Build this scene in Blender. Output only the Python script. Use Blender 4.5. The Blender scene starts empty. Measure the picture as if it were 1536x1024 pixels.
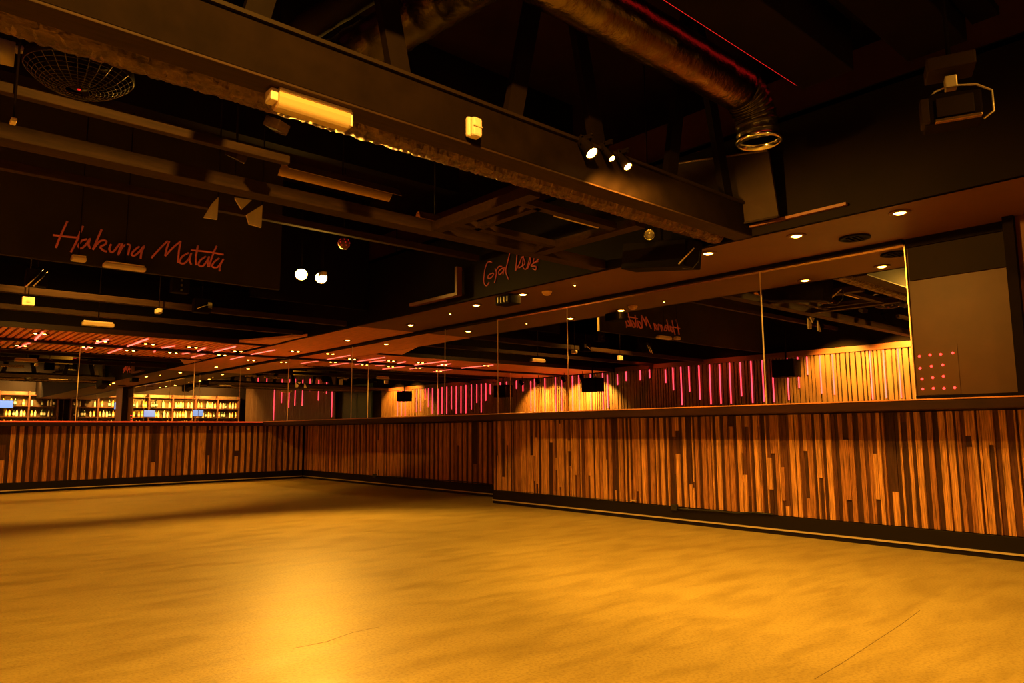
import bpy, bmesh, math, random
from mathutils import Vector, Matrix
random.seed(7)
S = bpy.context.scene
COL = S.collection
PI = math.pi
H = 0.95

# ------------------------------------------------------------------ camera
F, YAW, PITCH, ROLL = 1069.8, math.radians(41.58), math.radians(7.09), math.radians(-0.41)
fw = Vector((math.sin(YAW) * math.cos(PITCH), math.cos(YAW) * math.cos(PITCH), math.sin(PITCH)))
rt0 = Vector((math.cos(YAW), -math.sin(YAW), 0))
up0 = rt0.cross(fw)
rt = rt0 * math.cos(ROLL) + up0 * math.sin(ROLL)
up = -rt0 * math.sin(ROLL) + up0 * math.cos(ROLL)
cd = bpy.data.cameras.new('camera')
cam = bpy.data.objects.new('camera', cd)
COL.objects.link(cam)
cam.matrix_world = Matrix(((rt.x, up.x, -fw.x, 0), (rt.y, up.y, -fw.y, 0), (rt.z, up.z, -fw.z, H), (0, 0, 0, 1)))
cd.sensor_width = 36
cd.lens = F * 36 / 1536
cd.clip_start = 0.02
S.camera = cam


def on(ax, v, px, py):
    """where the line of sight through a pixel meets the plane x/y/z = v"""
    d = fw + rt * ((px - 768) / F) + up * ((512 - py) / F)
    o = Vector((0, 0, H))
    i = 'xyz'.index(ax)
    return o + d * ((v - o[i]) / d[i])


# ------------------------------------------------------------------ materials
def nodes(name):
    m = bpy.data.materials.new(name)
    m.use_nodes = True
    n = m.node_tree.nodes
    return m, n, m.node_tree.links, n['Principled BSDF']


def plain(name, col, rough=0.6, metal=0.0, spec=0.5, noise=0.0, scale=8.0, bump=0.0, stretch=(1, 1, 1), emit=None, es=0):
    m, n, l, b = nodes(name)
    b.inputs['Base Color'].default_value = (*col, 1)
    b.inputs['Roughness'].default_value = rough
    b.inputs['Metallic'].default_value = metal
    b.inputs['Specular IOR Level'].default_value = spec
    if emit:
        b.inputs['Emission Color'].default_value = (*emit, 1)
        b.inputs['Emission Strength'].default_value = es
    if noise or bump:
        tc = n.new('ShaderNodeTexCoord'); mp = n.new('ShaderNodeMapping')
        mp.inputs['Scale'].default_value = stretch
        l.new(tc.outputs['Object'], mp.inputs['Vector'])
        t = n.new('ShaderNodeTexNoise'); t.inputs['Scale'].default_value = scale
        t.inputs['Detail'].default_value = 6; t.inputs['Roughness'].default_value = 0.6
        l.new(mp.outputs[0], t.inputs['Vector'])
        if noise:
            r = n.new('ShaderNodeValToRGB')
            r.color_ramp.elements[0].position = 0.3; r.color_ramp.elements[1].position = 0.7
            r.color_ramp.elements[0].color = (*[c * (1 - noise) for c in col], 1)
            r.color_ramp.elements[1].color = (*[min(1, c * (1 + noise)) for c in col], 1)
            l.new(t.outputs['Fac'], r.inputs[0]); l.new(r.outputs[0], b.inputs['Base Color'])
        if bump:
            bp = n.new('ShaderNodeBump'); bp.inputs['Strength'].default_value = bump
            bp.inputs['Distance'].default_value = 0.02
            l.new(t.outputs['Fac'], bp.inputs['Height']); l.new(bp.outputs[0], b.inputs['Normal'])
    return m


M = {}
M['black'] = plain('black_paint', (0.006, 0.0028, 0.0015), 0.75, spec=0.06, noise=0.3, scale=3)
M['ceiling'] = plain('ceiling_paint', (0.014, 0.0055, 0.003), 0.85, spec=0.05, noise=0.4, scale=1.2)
M['fascia'] = plain('fascia_paint', (0.005, 0.0022, 0.001), 0.7, spec=0.06, noise=0.3, scale=1.5)
M['board'] = plain('bulkhead_board', (0.013, 0.0065, 0.003), 0.65, spec=0.10, noise=0.3, scale=1.3)
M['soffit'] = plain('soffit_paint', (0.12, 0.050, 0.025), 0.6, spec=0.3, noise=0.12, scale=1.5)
M['beam'] = plain('brown_beam_paint', (0.027, 0.012, 0.005), 0.65, spec=0.12, noise=0.35, scale=5, stretch=(1, 8, 8))
M['boardbrown'] = plain('brown_board', (0.022, 0.011, 0.005), 0.65, spec=0.12, noise=0.2, scale=3)
M['wallbrown'] = plain('brown_wall_paint', (0.085, 0.033, 0.010), 0.45, spec=0.22, noise=0.12, scale=3, bump=0.15)
M['wallred'] = plain('red_brown_panel', (0.13, 0.040, 0.018), 0.5, spec=0.3, noise=0.2, scale=3)
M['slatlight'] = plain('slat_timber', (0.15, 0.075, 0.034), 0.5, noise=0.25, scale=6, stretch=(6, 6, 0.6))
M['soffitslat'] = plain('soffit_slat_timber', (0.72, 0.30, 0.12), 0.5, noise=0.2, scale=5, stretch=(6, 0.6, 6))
M['dark_gap'] = plain('dark_backing', (0.03, 0.015, 0.01), 0.7)
M['woodA'] = plain('light_timber', (0.58, 0.26, 0.085), 0.55, spec=0.25, noise=0.75, scale=11, stretch=(12, 12, 0.4), bump=0.5)
M['woodB'] = plain('mid_timber', (0.36, 0.14, 0.045), 0.55, spec=0.25, noise=0.8, scale=12, stretch=(13, 13, 0.5), bump=0.5)
M['woodC'] = plain('dark_timber', (0.060, 0.022, 0.010), 0.55, spec=0.2, noise=0.5, scale=10, stretch=(9, 9, 0.6), bump=0.4)
M['woodD'] = plain('walnut_timber', (0.12, 0.042, 0.018), 0.55, spec=0.2, noise=0.5, scale=10, stretch=(9, 9, 0.6), bump=0.4)
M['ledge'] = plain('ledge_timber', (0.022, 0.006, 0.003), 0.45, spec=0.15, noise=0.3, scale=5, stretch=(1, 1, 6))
M['ledgetop'] = plain('ledge_nosing', (0.55, 0.20, 0.07), 0.3, noise=0.15, scale=5)  # paler than the board: light on the upper ledge edge put into colour
M['kick'] = plain('black_kickboard', (0.010, 0.006, 0.004), 0.5, spec=0.15)
M['alu'] = plain('aluminium_strip', (0.75, 0.62, 0.40), 0.35, metal=0.5)
M['chrome'] = plain('chrome', (0.8, 0.78, 0.72), 0.12, metal=1.0)
M['foil'] = plain('crinkled_foil', (0.17, 0.12, 0.06), 0.20, metal=1.0, scale=9, bump=0.45, noise=0.3)
M['boardleft'] = plain('amber_brown_board', (0.028, 0.020, 0.006), 0.7, spec=0.08, noise=0.25, scale=1.3)  # amber haze in front of the board put into its colour
M['web'] = plain('beam_web_paint', (0.008, 0.004, 0.0018), 0.75, spec=0.03, noise=0.3, scale=4)

M['blackfoil'] = plain('black_spiral_duct', (0.06, 0.045, 0.03), 0.25, metal=0.8, scale=10, bump=0.5, noise=0.3)
M['glitter'] = plain('crinkled_black_wrap', (0.10, 0.055, 0.028), 0.32, metal=0.7, scale=22, bump=0.6, noise=0.6, stretch=(0.5, 1, 1))
M['mirror'] = plain('mirror', (0.80, 0.76, 0.70), 0.0, metal=1.0)
M['white'] = plain('white_plastic', (0.72, 0.58, 0.46), 0.35)
M['diffuser'] = plain('cream_diffuser', (0.50, 0.36, 0.20), 0.22)
M['plate'] = plain('pale_plate', (0.50, 0.42, 0.30), 0.4, noise=0.2)
M['copper'] = plain('brass_reflector', (0.60, 0.36, 0.16), 0.22, metal=0.9)
M['neon'] = plain('red_neon_tube', (0.55, 0.10, 0.04), 0.3, emit=(1.0, 0.13, 0.03), es=0.06)
M['neondim'] = plain('dim_red_neon_tube', (0.35, 0.05, 0.02), 0.3, emit=(1.0, 0.10, 0.03), es=0.10)
M['redled'] = plain('red_led', (0.5, 0.02, 0.02), 0.3, emit=(1.0, 0.02, 0.015), es=9)
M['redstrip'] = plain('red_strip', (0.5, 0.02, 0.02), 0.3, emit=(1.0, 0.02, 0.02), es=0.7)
M['pink'] = plain('pink_led', (0.6, 0.1, 0.2), 0.3, emit=(1.0, 0.05, 0.09), es=3.4)
M['pinkwarm'] = plain('pink_ceiling_led', (0.6, 0.2, 0.2), 0.3, emit=(1.0, 0.16, 0.11), es=2.6)
M['violet'] = plain('violet_led', (0.4, 0.1, 0.6), 0.3, emit=(0.6, 0.02, 0.8), es=1.5)
M['bulb'] = plain('bulb', (1, 0.9, 0.6), 0.3, emit=(1.0, 0.5, 0.075), es=70)
M['dlbulb'] = plain('downlight_bulb', (1, 0.9, 0.6), 0.3, emit=(1.0, 0.5, 0.06), es=45)
M['blue'] = plain('blue_screen', (0.05, 0.1, 0.3), 0.3, emit=(0.04, 0.22, 1.0), es=1.2)
M['greendoor'] = plain('green_door_paint', (0.03, 0.06, 0.035), 0.4)
M['barback'] = plain('back_bar_panel', (0.13, 0.08, 0.035), 0.3, noise=0.6, scale=3)
M['glassA'] = plain('amber_bottle', (0.75, 0.42, 0.10), 0.08)
M['glassG'] = plain('dark_bottle', (0.03, 0.05, 0.02), 0.08)
M['glassC'] = plain('pale_bottle', (0.85, 0.78, 0.50), 0.08)
M['paper'] = plain('paper_label', (0.8, 0.74, 0.6), 0.6)
M['cable'] = plain('black_cable', (0.012, 0.010, 0.009), 0.5)
M['lens'] = plain('lamp_lens', (0.5, 0.42, 0.3), 0.06, metal=0.7)
M['smokecream'] = plain('cream_detector', (0.65, 0.38, 0.18), 0.4)


def floor_material():
    m, n, l, b = nodes('worn_sealed_concrete')
    tc = n.new('ShaderNodeTexCoord')

    def noise(scale, det, stretch=(1, 1, 1), rot=0.0):
        mp = n.new('ShaderNodeMapping'); mp.inputs['Scale'].default_value = stretch; mp.inputs['Rotation'].default_value = (0, 0, rot)
        l.new(tc.outputs['Object'], mp.inputs['Vector'])
        t = n.new('ShaderNodeTexNoise'); t.inputs['Scale'].default_value = scale; t.inputs['Detail'].default_value = det
        t.inputs['Roughness'].default_value = 0.62
        l.new(mp.outputs[0], t.inputs['Vector']); return t
    big = noise(0.5, 8, (1, 1.3, 1))
    mid = noise(3.0, 8, (0.7, 2.2, 1), 0.5)
    fine = noise(70, 4)
    r1 = n.new('ShaderNodeValToRGB')
    r1.color_ramp.elements[0].position = 0.35; r1.color_ramp.elements[1].position = 0.65
    r1.color_ramp.elements[0].color = (0.46, 0.345, 0.11, 1); r1.color_ramp.elements[1].color = (0.57, 0.445, 0.15, 1)
    l.new(big.outputs['Fac'], r1.inputs[0])
    r2 = n.new('ShaderNodeValToRGB')
    r2.color_ramp.elements[0].position = 0.25; r2.color_ramp.elements[1].position = 0.55
    r2.color_ramp.elements[0].color = (0.62, 0.58, 0.5, 1); r2.color_ramp.elements[1].color = (1, 1, 1, 1)
    l.new(mid.outputs['Fac'], r2.inputs[0])
    mx = n.new('ShaderNodeMix'); mx.data_type = 'RGBA'; mx.blend_type = 'MULTIPLY'; mx.inputs[0].default_value = 0.75
    l.new(r1.outputs[0], mx.inputs[6]); l.new(r2.outputs[0], mx.inputs[7])
    # fine speckle
    r3 = n.new('ShaderNodeValToRGB')
    r3.color_ramp.elements[0].position = 0.30; r3.color_ramp.elements[1].position = 0.55
    r3.color_ramp.elements[0].color = (0.62, 0.57, 0.46, 1); r3.color_ramp.elements[1].color = (1, 1, 1, 1)
    l.new(fine.outputs['Fac'], r3.inputs[0])
    mx2 = n.new('ShaderNodeMix'); mx2.data_type = 'RGBA'; mx2.blend_type = 'MULTIPLY'; mx2.inputs[0].default_value = 0.8
    l.new(mx.outputs[2], mx2.inputs[6]); l.new(r3.outputs[0], mx2.inputs[7])
    # small scuffs: thin stretched dark marks
    sc = noise(2.2, 10, (0.5, 3.5, 1), 0.9)
    r4 = n.new('ShaderNodeValToRGB')
    r4.color_ramp.elements[0].position = 0.27; r4.color_ramp.elements[1].position = 0.30
    r4.color_ramp.elements[0].color = (0.45, 0.4, 0.32, 1); r4.color_ramp.elements[1].color = (1, 1, 1, 1)
    l.new(sc.outputs['Fac'], r4.inputs[0])
    mx3 = n.new('ShaderNodeMix'); mx3.data_type = 'RGBA'; mx3.blend_type = 'MULTIPLY'; mx3.inputs[0].default_value = 0.7
    l.new(mx2.outputs[2], mx3.inputs[6]); l.new(r4.outputs[0], mx3.inputs[7])
    l.new(mx3.outputs[2], b.inputs['Base Color'])
    rr = n.new('ShaderNodeMapRange'); rr.inputs[1].default_value = 0.3; rr.inputs[2].default_value = 0.7
    rr.inputs[3].default_value = 0.35; rr.inputs[4].default_value = 0.50
    l.new(mid.outputs['Fac'], rr.inputs[0]); l.new(rr.outputs[0], b.inputs['Roughness'])
    b.inputs['Specular IOR Level'].default_value = 0.5
    bp = n.new('ShaderNodeBump'); bp.inputs['Strength'].default_value = 0.5; bp.inputs['Distance'].default_value = 0.008
    ad = n.new('ShaderNodeMath'); ad.operation = 'ADD'
    ml = n.new('ShaderNodeMath'); ml.operation = 'MULTIPLY'; ml.inputs[1].default_value = 0.25
    l.new(fine.outputs['Fac'], ml.inputs[0]); l.new(mid.outputs['Fac'], ad.inputs[0]); l.new(ml.outputs[0], ad.inputs[1])
    l.new(ad.outputs[0], bp.inputs['Height']); l.new(bp.outputs[0], b.inputs['Normal'])
    return m


M['floor'] = floor_material()


# ------------------------------------------------------------------ mesh builder
class MB:
    def __init__(s):
        s.v = []; s.f = []; s.m = []; s.sm = []

    def add(s, vs, fs, mi=0, smooth=False):
        o = len(s.v)
        s.v += [tuple(x) for x in vs]
        for f in fs:
            s.f.append(tuple(i + o for i in f)); s.m.append(mi); s.sm.append(smooth)
        return s

    def box(s, x0, x1, y0, y1, z0, z1, mi=0, T=None):
        vs = [Vector((x, y, z)) for z in (z0, z1) for y in (y0, y1) for x in (x0, x1)]
        if T: vs = [T @ v for v in vs]
        return s.add(vs, [(0, 2, 3, 1), (4, 5, 7, 6), (0, 1, 5, 4), (2, 6, 7, 3), (0, 4, 6, 2), (1, 3, 7, 5)], mi)

    def tube(s, pts, r, n=12, mi=0, caps=True):
        pts = [Vector(p) for p in pts]
        rs = r if isinstance(r, (list, tuple)) else [r] * len(pts)
        t0 = (pts[1] - pts[0]).normalized()
        a = Vector((0, 0, 1)) if abs(t0.z) < 0.9 else Vector((1, 0, 0))
        u = t0.cross(a).normalized()
        vs = []
        for i, p in enumerate(pts):
            t = (pts[min(i + 1, len(pts) - 1)] - pts[max(i - 1, 0)]).normalized()
            u = (u - t * u.dot(t)).normalized(); w = t.cross(u)
            for k in range(n):
                an = 2 * PI * k / n
                vs.append(p + (u * math.cos(an) + w * math.sin(an)) * rs[i])
        fs = []
        for i in range(len(pts) - 1):
            for k in range(n):
                k2 = (k + 1) % n
                fs.append((i * n + k, i * n + k2, (i + 1) * n + k2, (i + 1) * n + k))
        s.add(vs, fs, mi, True)
        if caps:
            o = len(vs) - n
            s.add([vs[k] for k in range(n)], [tuple(range(n - 1, -1, -1))], mi)
            s.add([vs[o + k] for k in range(n)], [tuple(range(n))], mi)
        return s

    def lathe(s, prof, c=(0, 0, 0), n=20, mi=0, T=None):
        """prof: list of (radius, height) revolved about +z at c"""
        vs = []
        for r, z in prof:
            for k in range(n):
                a = 2 * PI * k / n
                v = Vector((r * math.cos(a), r * math.sin(a), z))
                if T: v = T @ v
                vs.append(v + Vector(c))
        fs = []
        for i in range(len(prof) - 1):
            for k in range(n):
                k2 = (k + 1) % n
                fs.append((i * n + k, i * n + k2, (i + 1) * n + k2, (i + 1) * n + k))
        return s.add(vs, fs, mi, True)

    def prism(s, poly, d, mi=0):
        """polygon of 3-D points extruded along d"""
        n = len(poly); d = Vector(d)
        a = [Vector(p) for p in poly]; b = [p + d for p in a]
        fs = [tuple(range(n)), tuple(range(2 * n - 1, n - 1, -1))] + [(i, i + n, (i + 1) % n + n, (i + 1) % n) for i in range(n)]
        return s.add(a + b, fs, mi)

    def build(s, name, mats, parent=None, bevel=0.0, recalc=True):
        me = bpy.data.meshes.new(name)
        me.from_pydata(s.v, [], s.f)
        for m in (mats if isinstance(mats, (list, tuple)) else [mats]): me.materials.append(m)
        me.polygons.foreach_set('material_index', s.m)
        me.polygons.foreach_set('use_smooth', s.sm)
        bm = bmesh.new(); bm.from_mesh(me)
        bmesh.ops.remove_doubles(bm, verts=bm.verts, dist=1e-5)
        if recalc: bmesh.ops.recalc_face_normals(bm, faces=bm.faces)
        bm.to_mesh(me); bm.free(); me.update()
        o = bpy.data.objects.new(name, me); COL.objects.link(o)
        if bevel:
            b = o.modifiers.new('bevel', 'BEVEL'); b.width = bevel; b.segments = 2; b.limit_method = 'ANGLE'
        if parent is not None: o.parent = parent
        return o


def tag(o, label=None, cat=None, group=None, kind=None):
    if label: o['label'] = label
    if cat: o['category'] = cat
    if group: o['group'] = group
    if kind: o['kind'] = kind
    return o


def empty(name, loc, label, cat, group=None, rot=None):
    o = bpy.data.objects.new(name, None); COL.objects.link(o)
    o.location = loc; o.empty_display_size = 0.1
    if rot is not None: o.rotation_euler = rot
    return tag(o, label, cat, group)


def copy_tree(o, parent=None):
    c = o.copy(); COL.objects.link(c); c.parent = parent
    for ch in list(o.children): copy_tree(ch, c)
    return c


def lamp(name, kind, loc, power, col=(1, 0.47, 0.05), size=0.05, aim=None, spot=None, blend=0.5, parent=None):
    d = bpy.data.lights.new(name, kind); d.energy = power; d.color = col
    if kind == 'AREA':
        d.shape = 'DISK'; d.size = size
    else:
        d.shadow_soft_size = size
    if spot: d.spot_size = math.radians(spot); d.spot_blend = blend
    o = bpy.data.objects.new(name, d); COL.objects.link(o); o.location = loc
    if aim is not None:
        o.rotation_euler = (Vector(aim) - Vector(loc)).to_track_quat('-Z', 'Y').to_euler()
    if parent is not None:
        o.parent = parent
    return o


# ------------------------------------------------------------------ dimensions
XR1, XR2, YL = 6.17, 6.71, 14.11      # kickboards: near right, recessed right, left wall
XM, YM = 6.46, 14.42                  # mirror faces
ZL, ZS = 1.158, 2.535                 # ledge top, soffit
XS, YS = 5.33, 12.70                  # soffit front edges
XO = -2.05                            # slatted wall across the room
YB = -10.0                            # back bar wall
ZC = 4.4
YSTEP = 7.35

# ------------------------------------------------------------------ the setting
MB().box(XO - 0.2, 7.0, YB - 0.2, YM + 0.3, -0.12, 0).build('floor', M['floor']); tag(bpy.data.objects['floor'], kind='structure')
MB().box(XO - 0.2, 7.0, YB - 0.2, YM + 0.3, ZC, ZC + 0.1).build('ceiling', M['ceiling']); tag(bpy.data.objects['ceiling'], kind='structure')
# wall on the right: brown paint; the lower part is set back behind the panelling
MB().box(XM + 0.02, 6.95, YB, YM + 0.1, ZL + 0.002, ZC).build('wall_right', M['wallbrown']); tag(bpy.data.objects['wall_right'], kind='structure')
MB().box(6.80, 6.95, YB, YM + 0.1, 0, ZL).build('trim_10', M['board']); tag(bpy.data.objects['trim_10'], kind='structure')
MB().box(XO - 0.15, 6.95, YM + 0.02, YM + 0.25, 0, ZC).build('wall_left', M['wallbrown']); tag(bpy.data.objects['wall_left'], kind='structure')
MB().box(XO - 0.15, XO - 0.04, YB, YM + 0.1, 0, ZC).build('wall_opposite', M['black']); tag(bpy.data.objects['wall_opposite'], kind='structure')
MB().box(XO - 0.15, 6.95, YB - 0.15, YB, 0, ZC).build('wall_back', M['board']); tag(bpy.data.objects['wall_back'], kind='structure')

# soffit along the right wall: painted underside, black fascia
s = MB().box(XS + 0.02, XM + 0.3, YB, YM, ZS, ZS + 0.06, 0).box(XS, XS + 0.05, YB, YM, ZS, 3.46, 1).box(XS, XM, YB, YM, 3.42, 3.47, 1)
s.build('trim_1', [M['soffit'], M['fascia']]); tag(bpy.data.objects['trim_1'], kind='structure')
# black strip and bright edge over the right mirrors
MB().box(XM - 0.07, XM + 0.02, 2.22, YM, ZS - 0.035, ZS).build('trim_2', M['black']); tag(bpy.data.objects['trim_2'], kind='structure')
MB().box(XM - 0.035, XM - 0.002, 2.22, 7.58, ZS - 0.047, ZS - 0.037).build('trim_3', M['copper']); tag(bpy.data.objects['trim_3'], kind='structure')
MB().box(XO, XM - 0.07, YM - 0.06, YM + 0.02, ZS - 0.045, ZS - 0.005).build('trim_4', M['ledge']); tag(bpy.data.objects['trim_4'], kind='structure')
# soffit along the left wall: timber slats under a dark board, tall fascia
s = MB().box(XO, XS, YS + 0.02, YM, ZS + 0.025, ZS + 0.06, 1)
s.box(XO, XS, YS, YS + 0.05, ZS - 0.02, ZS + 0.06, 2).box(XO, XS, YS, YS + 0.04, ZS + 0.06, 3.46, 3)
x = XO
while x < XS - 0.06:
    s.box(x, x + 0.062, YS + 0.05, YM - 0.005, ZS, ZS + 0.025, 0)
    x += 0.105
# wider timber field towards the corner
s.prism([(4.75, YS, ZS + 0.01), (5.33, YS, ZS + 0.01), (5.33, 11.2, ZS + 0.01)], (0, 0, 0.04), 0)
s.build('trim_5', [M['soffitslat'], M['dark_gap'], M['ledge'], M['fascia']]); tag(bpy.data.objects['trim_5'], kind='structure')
# corner field of the right soffit in the same timber
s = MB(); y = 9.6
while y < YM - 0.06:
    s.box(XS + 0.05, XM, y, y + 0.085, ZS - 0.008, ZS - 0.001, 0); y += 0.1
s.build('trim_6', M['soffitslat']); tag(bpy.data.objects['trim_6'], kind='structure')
# black border around the end wall by the doorway and the red-brown panel past it
MB().box(6.30, XM + 0.02, 1.40, 1.47, ZL, ZS).box(6.40, XM + 0.02, 1.47, 2.2, ZL, ZL + 0.05).box(6.43, XM + 0.02, 1.47, 2.2, 2.46, ZS).build('trim_7', M['black']); tag(bpy.data.objects['trim_7'], kind='structure')
MB().box(6.36, XM + 0.02, 0.3, 1.40, ZL, ZS).build('trim_8', M['wallred']); tag(bpy.data.objects['trim_8'], kind='structure')
MB().box(XM - 0.004, XM + 0.02, 1.47, 2.2, 2.18, 2.46).build('trim_9', M['board']); tag(bpy.data.objects['trim_9'], kind='structure')


# ------------------------------------------------------------------ timber panelling
def wainscot(root, L, zt, place, seed, regular=0.0):
    """strips of two timbers, staggered; place(u, d, z) -> world point with d = distance out of the wall"""
    rnd = random.Random(seed)
    mb = MB(); u = 0.0; light = True
    while u < L:
        wd = rnd.uniform(0.030, 0.052) if light else rnd.uniform(0.026, 0.048)
        if regular: wd = rnd.uniform(0.058, 0.074) if light else rnd.uniform(0.046, 0.060)
        if rnd.random() < (0.08 if regular else 0.32): wd *= 0.35
        u2 = min(L, u + wd)
        cuts = [0.0]
        k = rnd.random()
        if k > 0.78 + regular * 0.2:
            cuts += sorted(rnd.uniform(0.08, 0.95) for _ in range(rnd.choice((1, 2, 2))))
        cuts += [1.0]
        tone = light
        for a, b in zip(cuts, cuts[1:]):
            if a > 0: tone = (not tone) if rnd.random() < 0.7 else tone
            if tone: mi = rnd.choice((0, 0, 1)); d = rnd.uniform(0.018, 0.030)
            else: mi = rnd.choice((2, 2, 3)); d = rnd.uniform(0.006, 0.014)
            za, zb = 0.17 + a * (zt - 0.17), 0.17 + b * (zt - 0.17)
            g = 0.0012
            ps = [place(p, q, r) for r in (za, zb) for q in (-0.005, d) for p in (u + g, u2 - g)]
            mb.add(ps, [(0, 2, 3, 1), (4, 5, 7, 6), (0, 1, 5, 4), (2, 6, 7, 3), (0, 4, 6, 2), (1, 3, 7, 5)], mi)
        u = u2
        light = (not light) if rnd.random() < (0.985 if regular else 0.93) else light
    o = mb.build('timber_strips', [M['woodA'], M['woodB'], M['woodC'], M['woodD']], root)
    bk = MB()
    ps = [place(p, q, r) for r in (0.0, zt) for q in (-0.03, -0.004) for p in (0, L)]
    bk.add(ps, [(0, 2, 3, 1), (4, 5, 7, 6), (0, 1, 5, 4), (2, 6, 7, 3), (0, 4, 6, 2), (1, 3, 7, 5)])
    bk.build('backing_board', M['dark_gap'], root)
    kb = MB()
    ps = [place(p, q, r) for r in (0.0, 0.165) for q in (-0.004, 0.035) for p in (0, L)]
    kb.add(ps, [(0, 2, 3, 1), (4, 5, 7, 6), (0, 1, 5, 4), (2, 6, 7, 3), (0, 4, 6, 2), (1, 3, 7, 5)])
    ko = kb.build('kickboard', M['kick'], root, bevel=0.003)
    ms = MB()
    ps = [place(p, q, r) for r in (0.038, 0.052) for q in (0.034, 0.050) for p in (0, L)]
    ms.add(ps, [(0, 2, 3, 1), (4, 5, 7, 6), (0, 1, 5, 4), (2, 6, 7, 3), (0, 4, 6, 2), (1, 3, 7, 5)])
    tag(ms.build('metal_strip', M['alu'], ko), 'thin bright metal strip along the black kickboard')


zt = ZL - 0.085
r = empty('wainscot', (0, 0, 0), 'long striped timber panelling under the ledge along the left-hand far wall', 'wall panelling')
wainscot(r, XR2 - 0.03 - XO - 0.06, zt, lambda u, d, z: Vector((XO + 0.06 + u, YL + 0.03 - d, z)), 3, 0.7)
r = empty('wainscot', (0, 0, 0), 'striped timber panelling set back in shade between the far corner and the step', 'wall panelling')
wainscot(r, YL - 0.012 - YSTEP, zt, lambda u, d, z: Vector((XR2 + 0.03 - d, YL - 0.012 - u, z)), 5, 0.9)
r = empty('wainscot', (0, 0, 0), 'nearest striped light and dark timber panelling under the ledge at right', 'wall panelling')
wainscot(r, YSTEP + 4.0, zt, lambda u, d, z: Vector((XR1 + 0.03 - d, YSTEP - u, z)), 8, 0.0)
o = MB().box(XR1 + 0.02, XR2 + 0.02, YSTEP - 0.03, YSTEP, 0, zt).build('end_board', M['woodC'], r)

# ------------------------------------------------------------------ ledges
XLF, YLF = 5.72, 13.85
r = empty('ledge', (0, 0, 0), 'dark timber ledge running below the mirrors of the right wall', 'ledge')
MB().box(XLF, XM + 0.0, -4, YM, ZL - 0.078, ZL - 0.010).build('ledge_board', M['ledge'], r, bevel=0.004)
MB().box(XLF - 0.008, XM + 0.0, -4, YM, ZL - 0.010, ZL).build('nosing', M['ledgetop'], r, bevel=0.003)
r = empty('ledge', (0, 0, 0), 'red-edged timber ledge running below the mirrors of the left wall', 'ledge')
MB().box(XO + 0.08, XLF - 0.001, YLF, YM, ZL - 0.085, ZL - 0.024).build('ledge_board', M['ledge'], r, bevel=0.004)
MB().box(XO + 0.08, XLF - 0.013, YLF - 0.012, YM, ZL - 0.024, ZL).build('nosing', plain('red_nosing', (0.70, 0.12, 0.05), 0.35, emit=None), r, bevel=0.003)  # red neon light on the edge put into the colour


tag(MB().box(XO + 0.08, XLF - 0.02, YLF - 0.020, YLF - 0.0125, ZL - 0.022, ZL - 0.006).build('light_strip', plain('ledge_led', (0.5, 0.1, 0.05), 0.4, emit=(1.0, 0.07, 0.018), es=0.55), r), 'red glowing edge strip')  # added strip that glows like red neon light caught on the edge
# ------------------------------------------------------------------ mirrors
def mirror(root, p0, p1, z0, z1, nrm, tilt=0.0):
    """vertical mirror slab from p0 to p1 (xy), facing nrm, turned by tilt about its middle"""
    p0 = Vector((*p0, 0)); p1 = Vector((*p1, 0)); c = (p0 + p1) / 2
    R = Matrix.Rotation(tilt, 3, 'Z')
    g = (p1 - p0).normalized() * 0.003
    a, b = c + R @ (p0 + g - c), c + R @ (p1 - g - c)
    n = R @ Vector((*nrm, 0))
    Z = Vector((0, 0, 1))
    mb = MB()
    vs = [q + n * dd + Z * z for z in (z0, z1) for dd in (-0.012, 0) for q in (a, b)]
    mb.add(vs, [(0, 2, 3, 1), (4, 5, 7, 6), (0, 1, 5, 4), (2, 6, 7, 3), (0, 4, 6, 2), (1, 3, 7, 5)])
    mb.build('mirror_glass', M['mirror'], root)
    e = MB(); t = (b - a).normalized() * 0.005
    vs = [q + n * dd + Z * z for z in (z0, z1) for dd in (-0.012, 0.004) for q in (b - t, b + t)]
    e.add(vs, [(0, 2, 3, 1), (4, 5, 7, 6), (0, 1, 5, 4), (2, 6, 7, 3), (0, 4, 6, 2), (1, 3, 7, 5)])
    tag(e.build('edge_strip', M['alu'], root), 'slim metal joint strip')


seams = [2.22, 3.56, 6.22, 7.58, 8.83, 11.71, YM]
TILT = [0, 0, 0, 0, 0, 0]
labs = ['mirror panel nearest the brown end wall, showing yellow-lit slats',
        'wide mirror panel in the middle of the right wall, showing many pink light strips',
        'narrow mirror panel just right of the panelling step, showing yellow-lit slats and a speaker',
        'mirror panel directly left of the panelling step, showing pink strips',
        'mirror panel with a yellow-lit patch, second left of the panelling step',
        'last mirror panel on the right wall before the far corner, showing a dark green door']
for i, (a, b) in enumerate(zip(seams, seams[1:])):
    r = empty('wall_mirror', (0, 0, 0), labs[i], 'mirror')
    mirror(r, (XM, b), (XM, a), ZL, ZS - 0.036, (-1, 0), TILT[i])
for i, (a, b) in enumerate(((-9.9, -6.6), (-6.6, -3.3), (-3.3, 0.0))):  # unseen mirrors added to close a dark gap in the reflected bar
    r = empty('wall_mirror', (0, 0, 0), ['mirror panel on the right wall next to the back bar', 'mirror panel on the right wall behind the viewer, middle one', 'mirror panel on the right wall behind the viewer, nearest the red-brown panel'][i], 'mirror')
    mirror(r, (XM, b), (XM, a), ZL, ZS - 0.036, (-1, 0))
xs = [XO, 0.2, 2.6, 4.55, XM]
labs = ['left wall mirror panel out beyond the left edge', 'leftmost mirror panel over the ledge, showing gold bottles',
        'left wall mirror panel in the middle, showing bottles and blue screens', 'left wall mirror panel touching the far corner, showing dark slats and pink strips']
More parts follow.
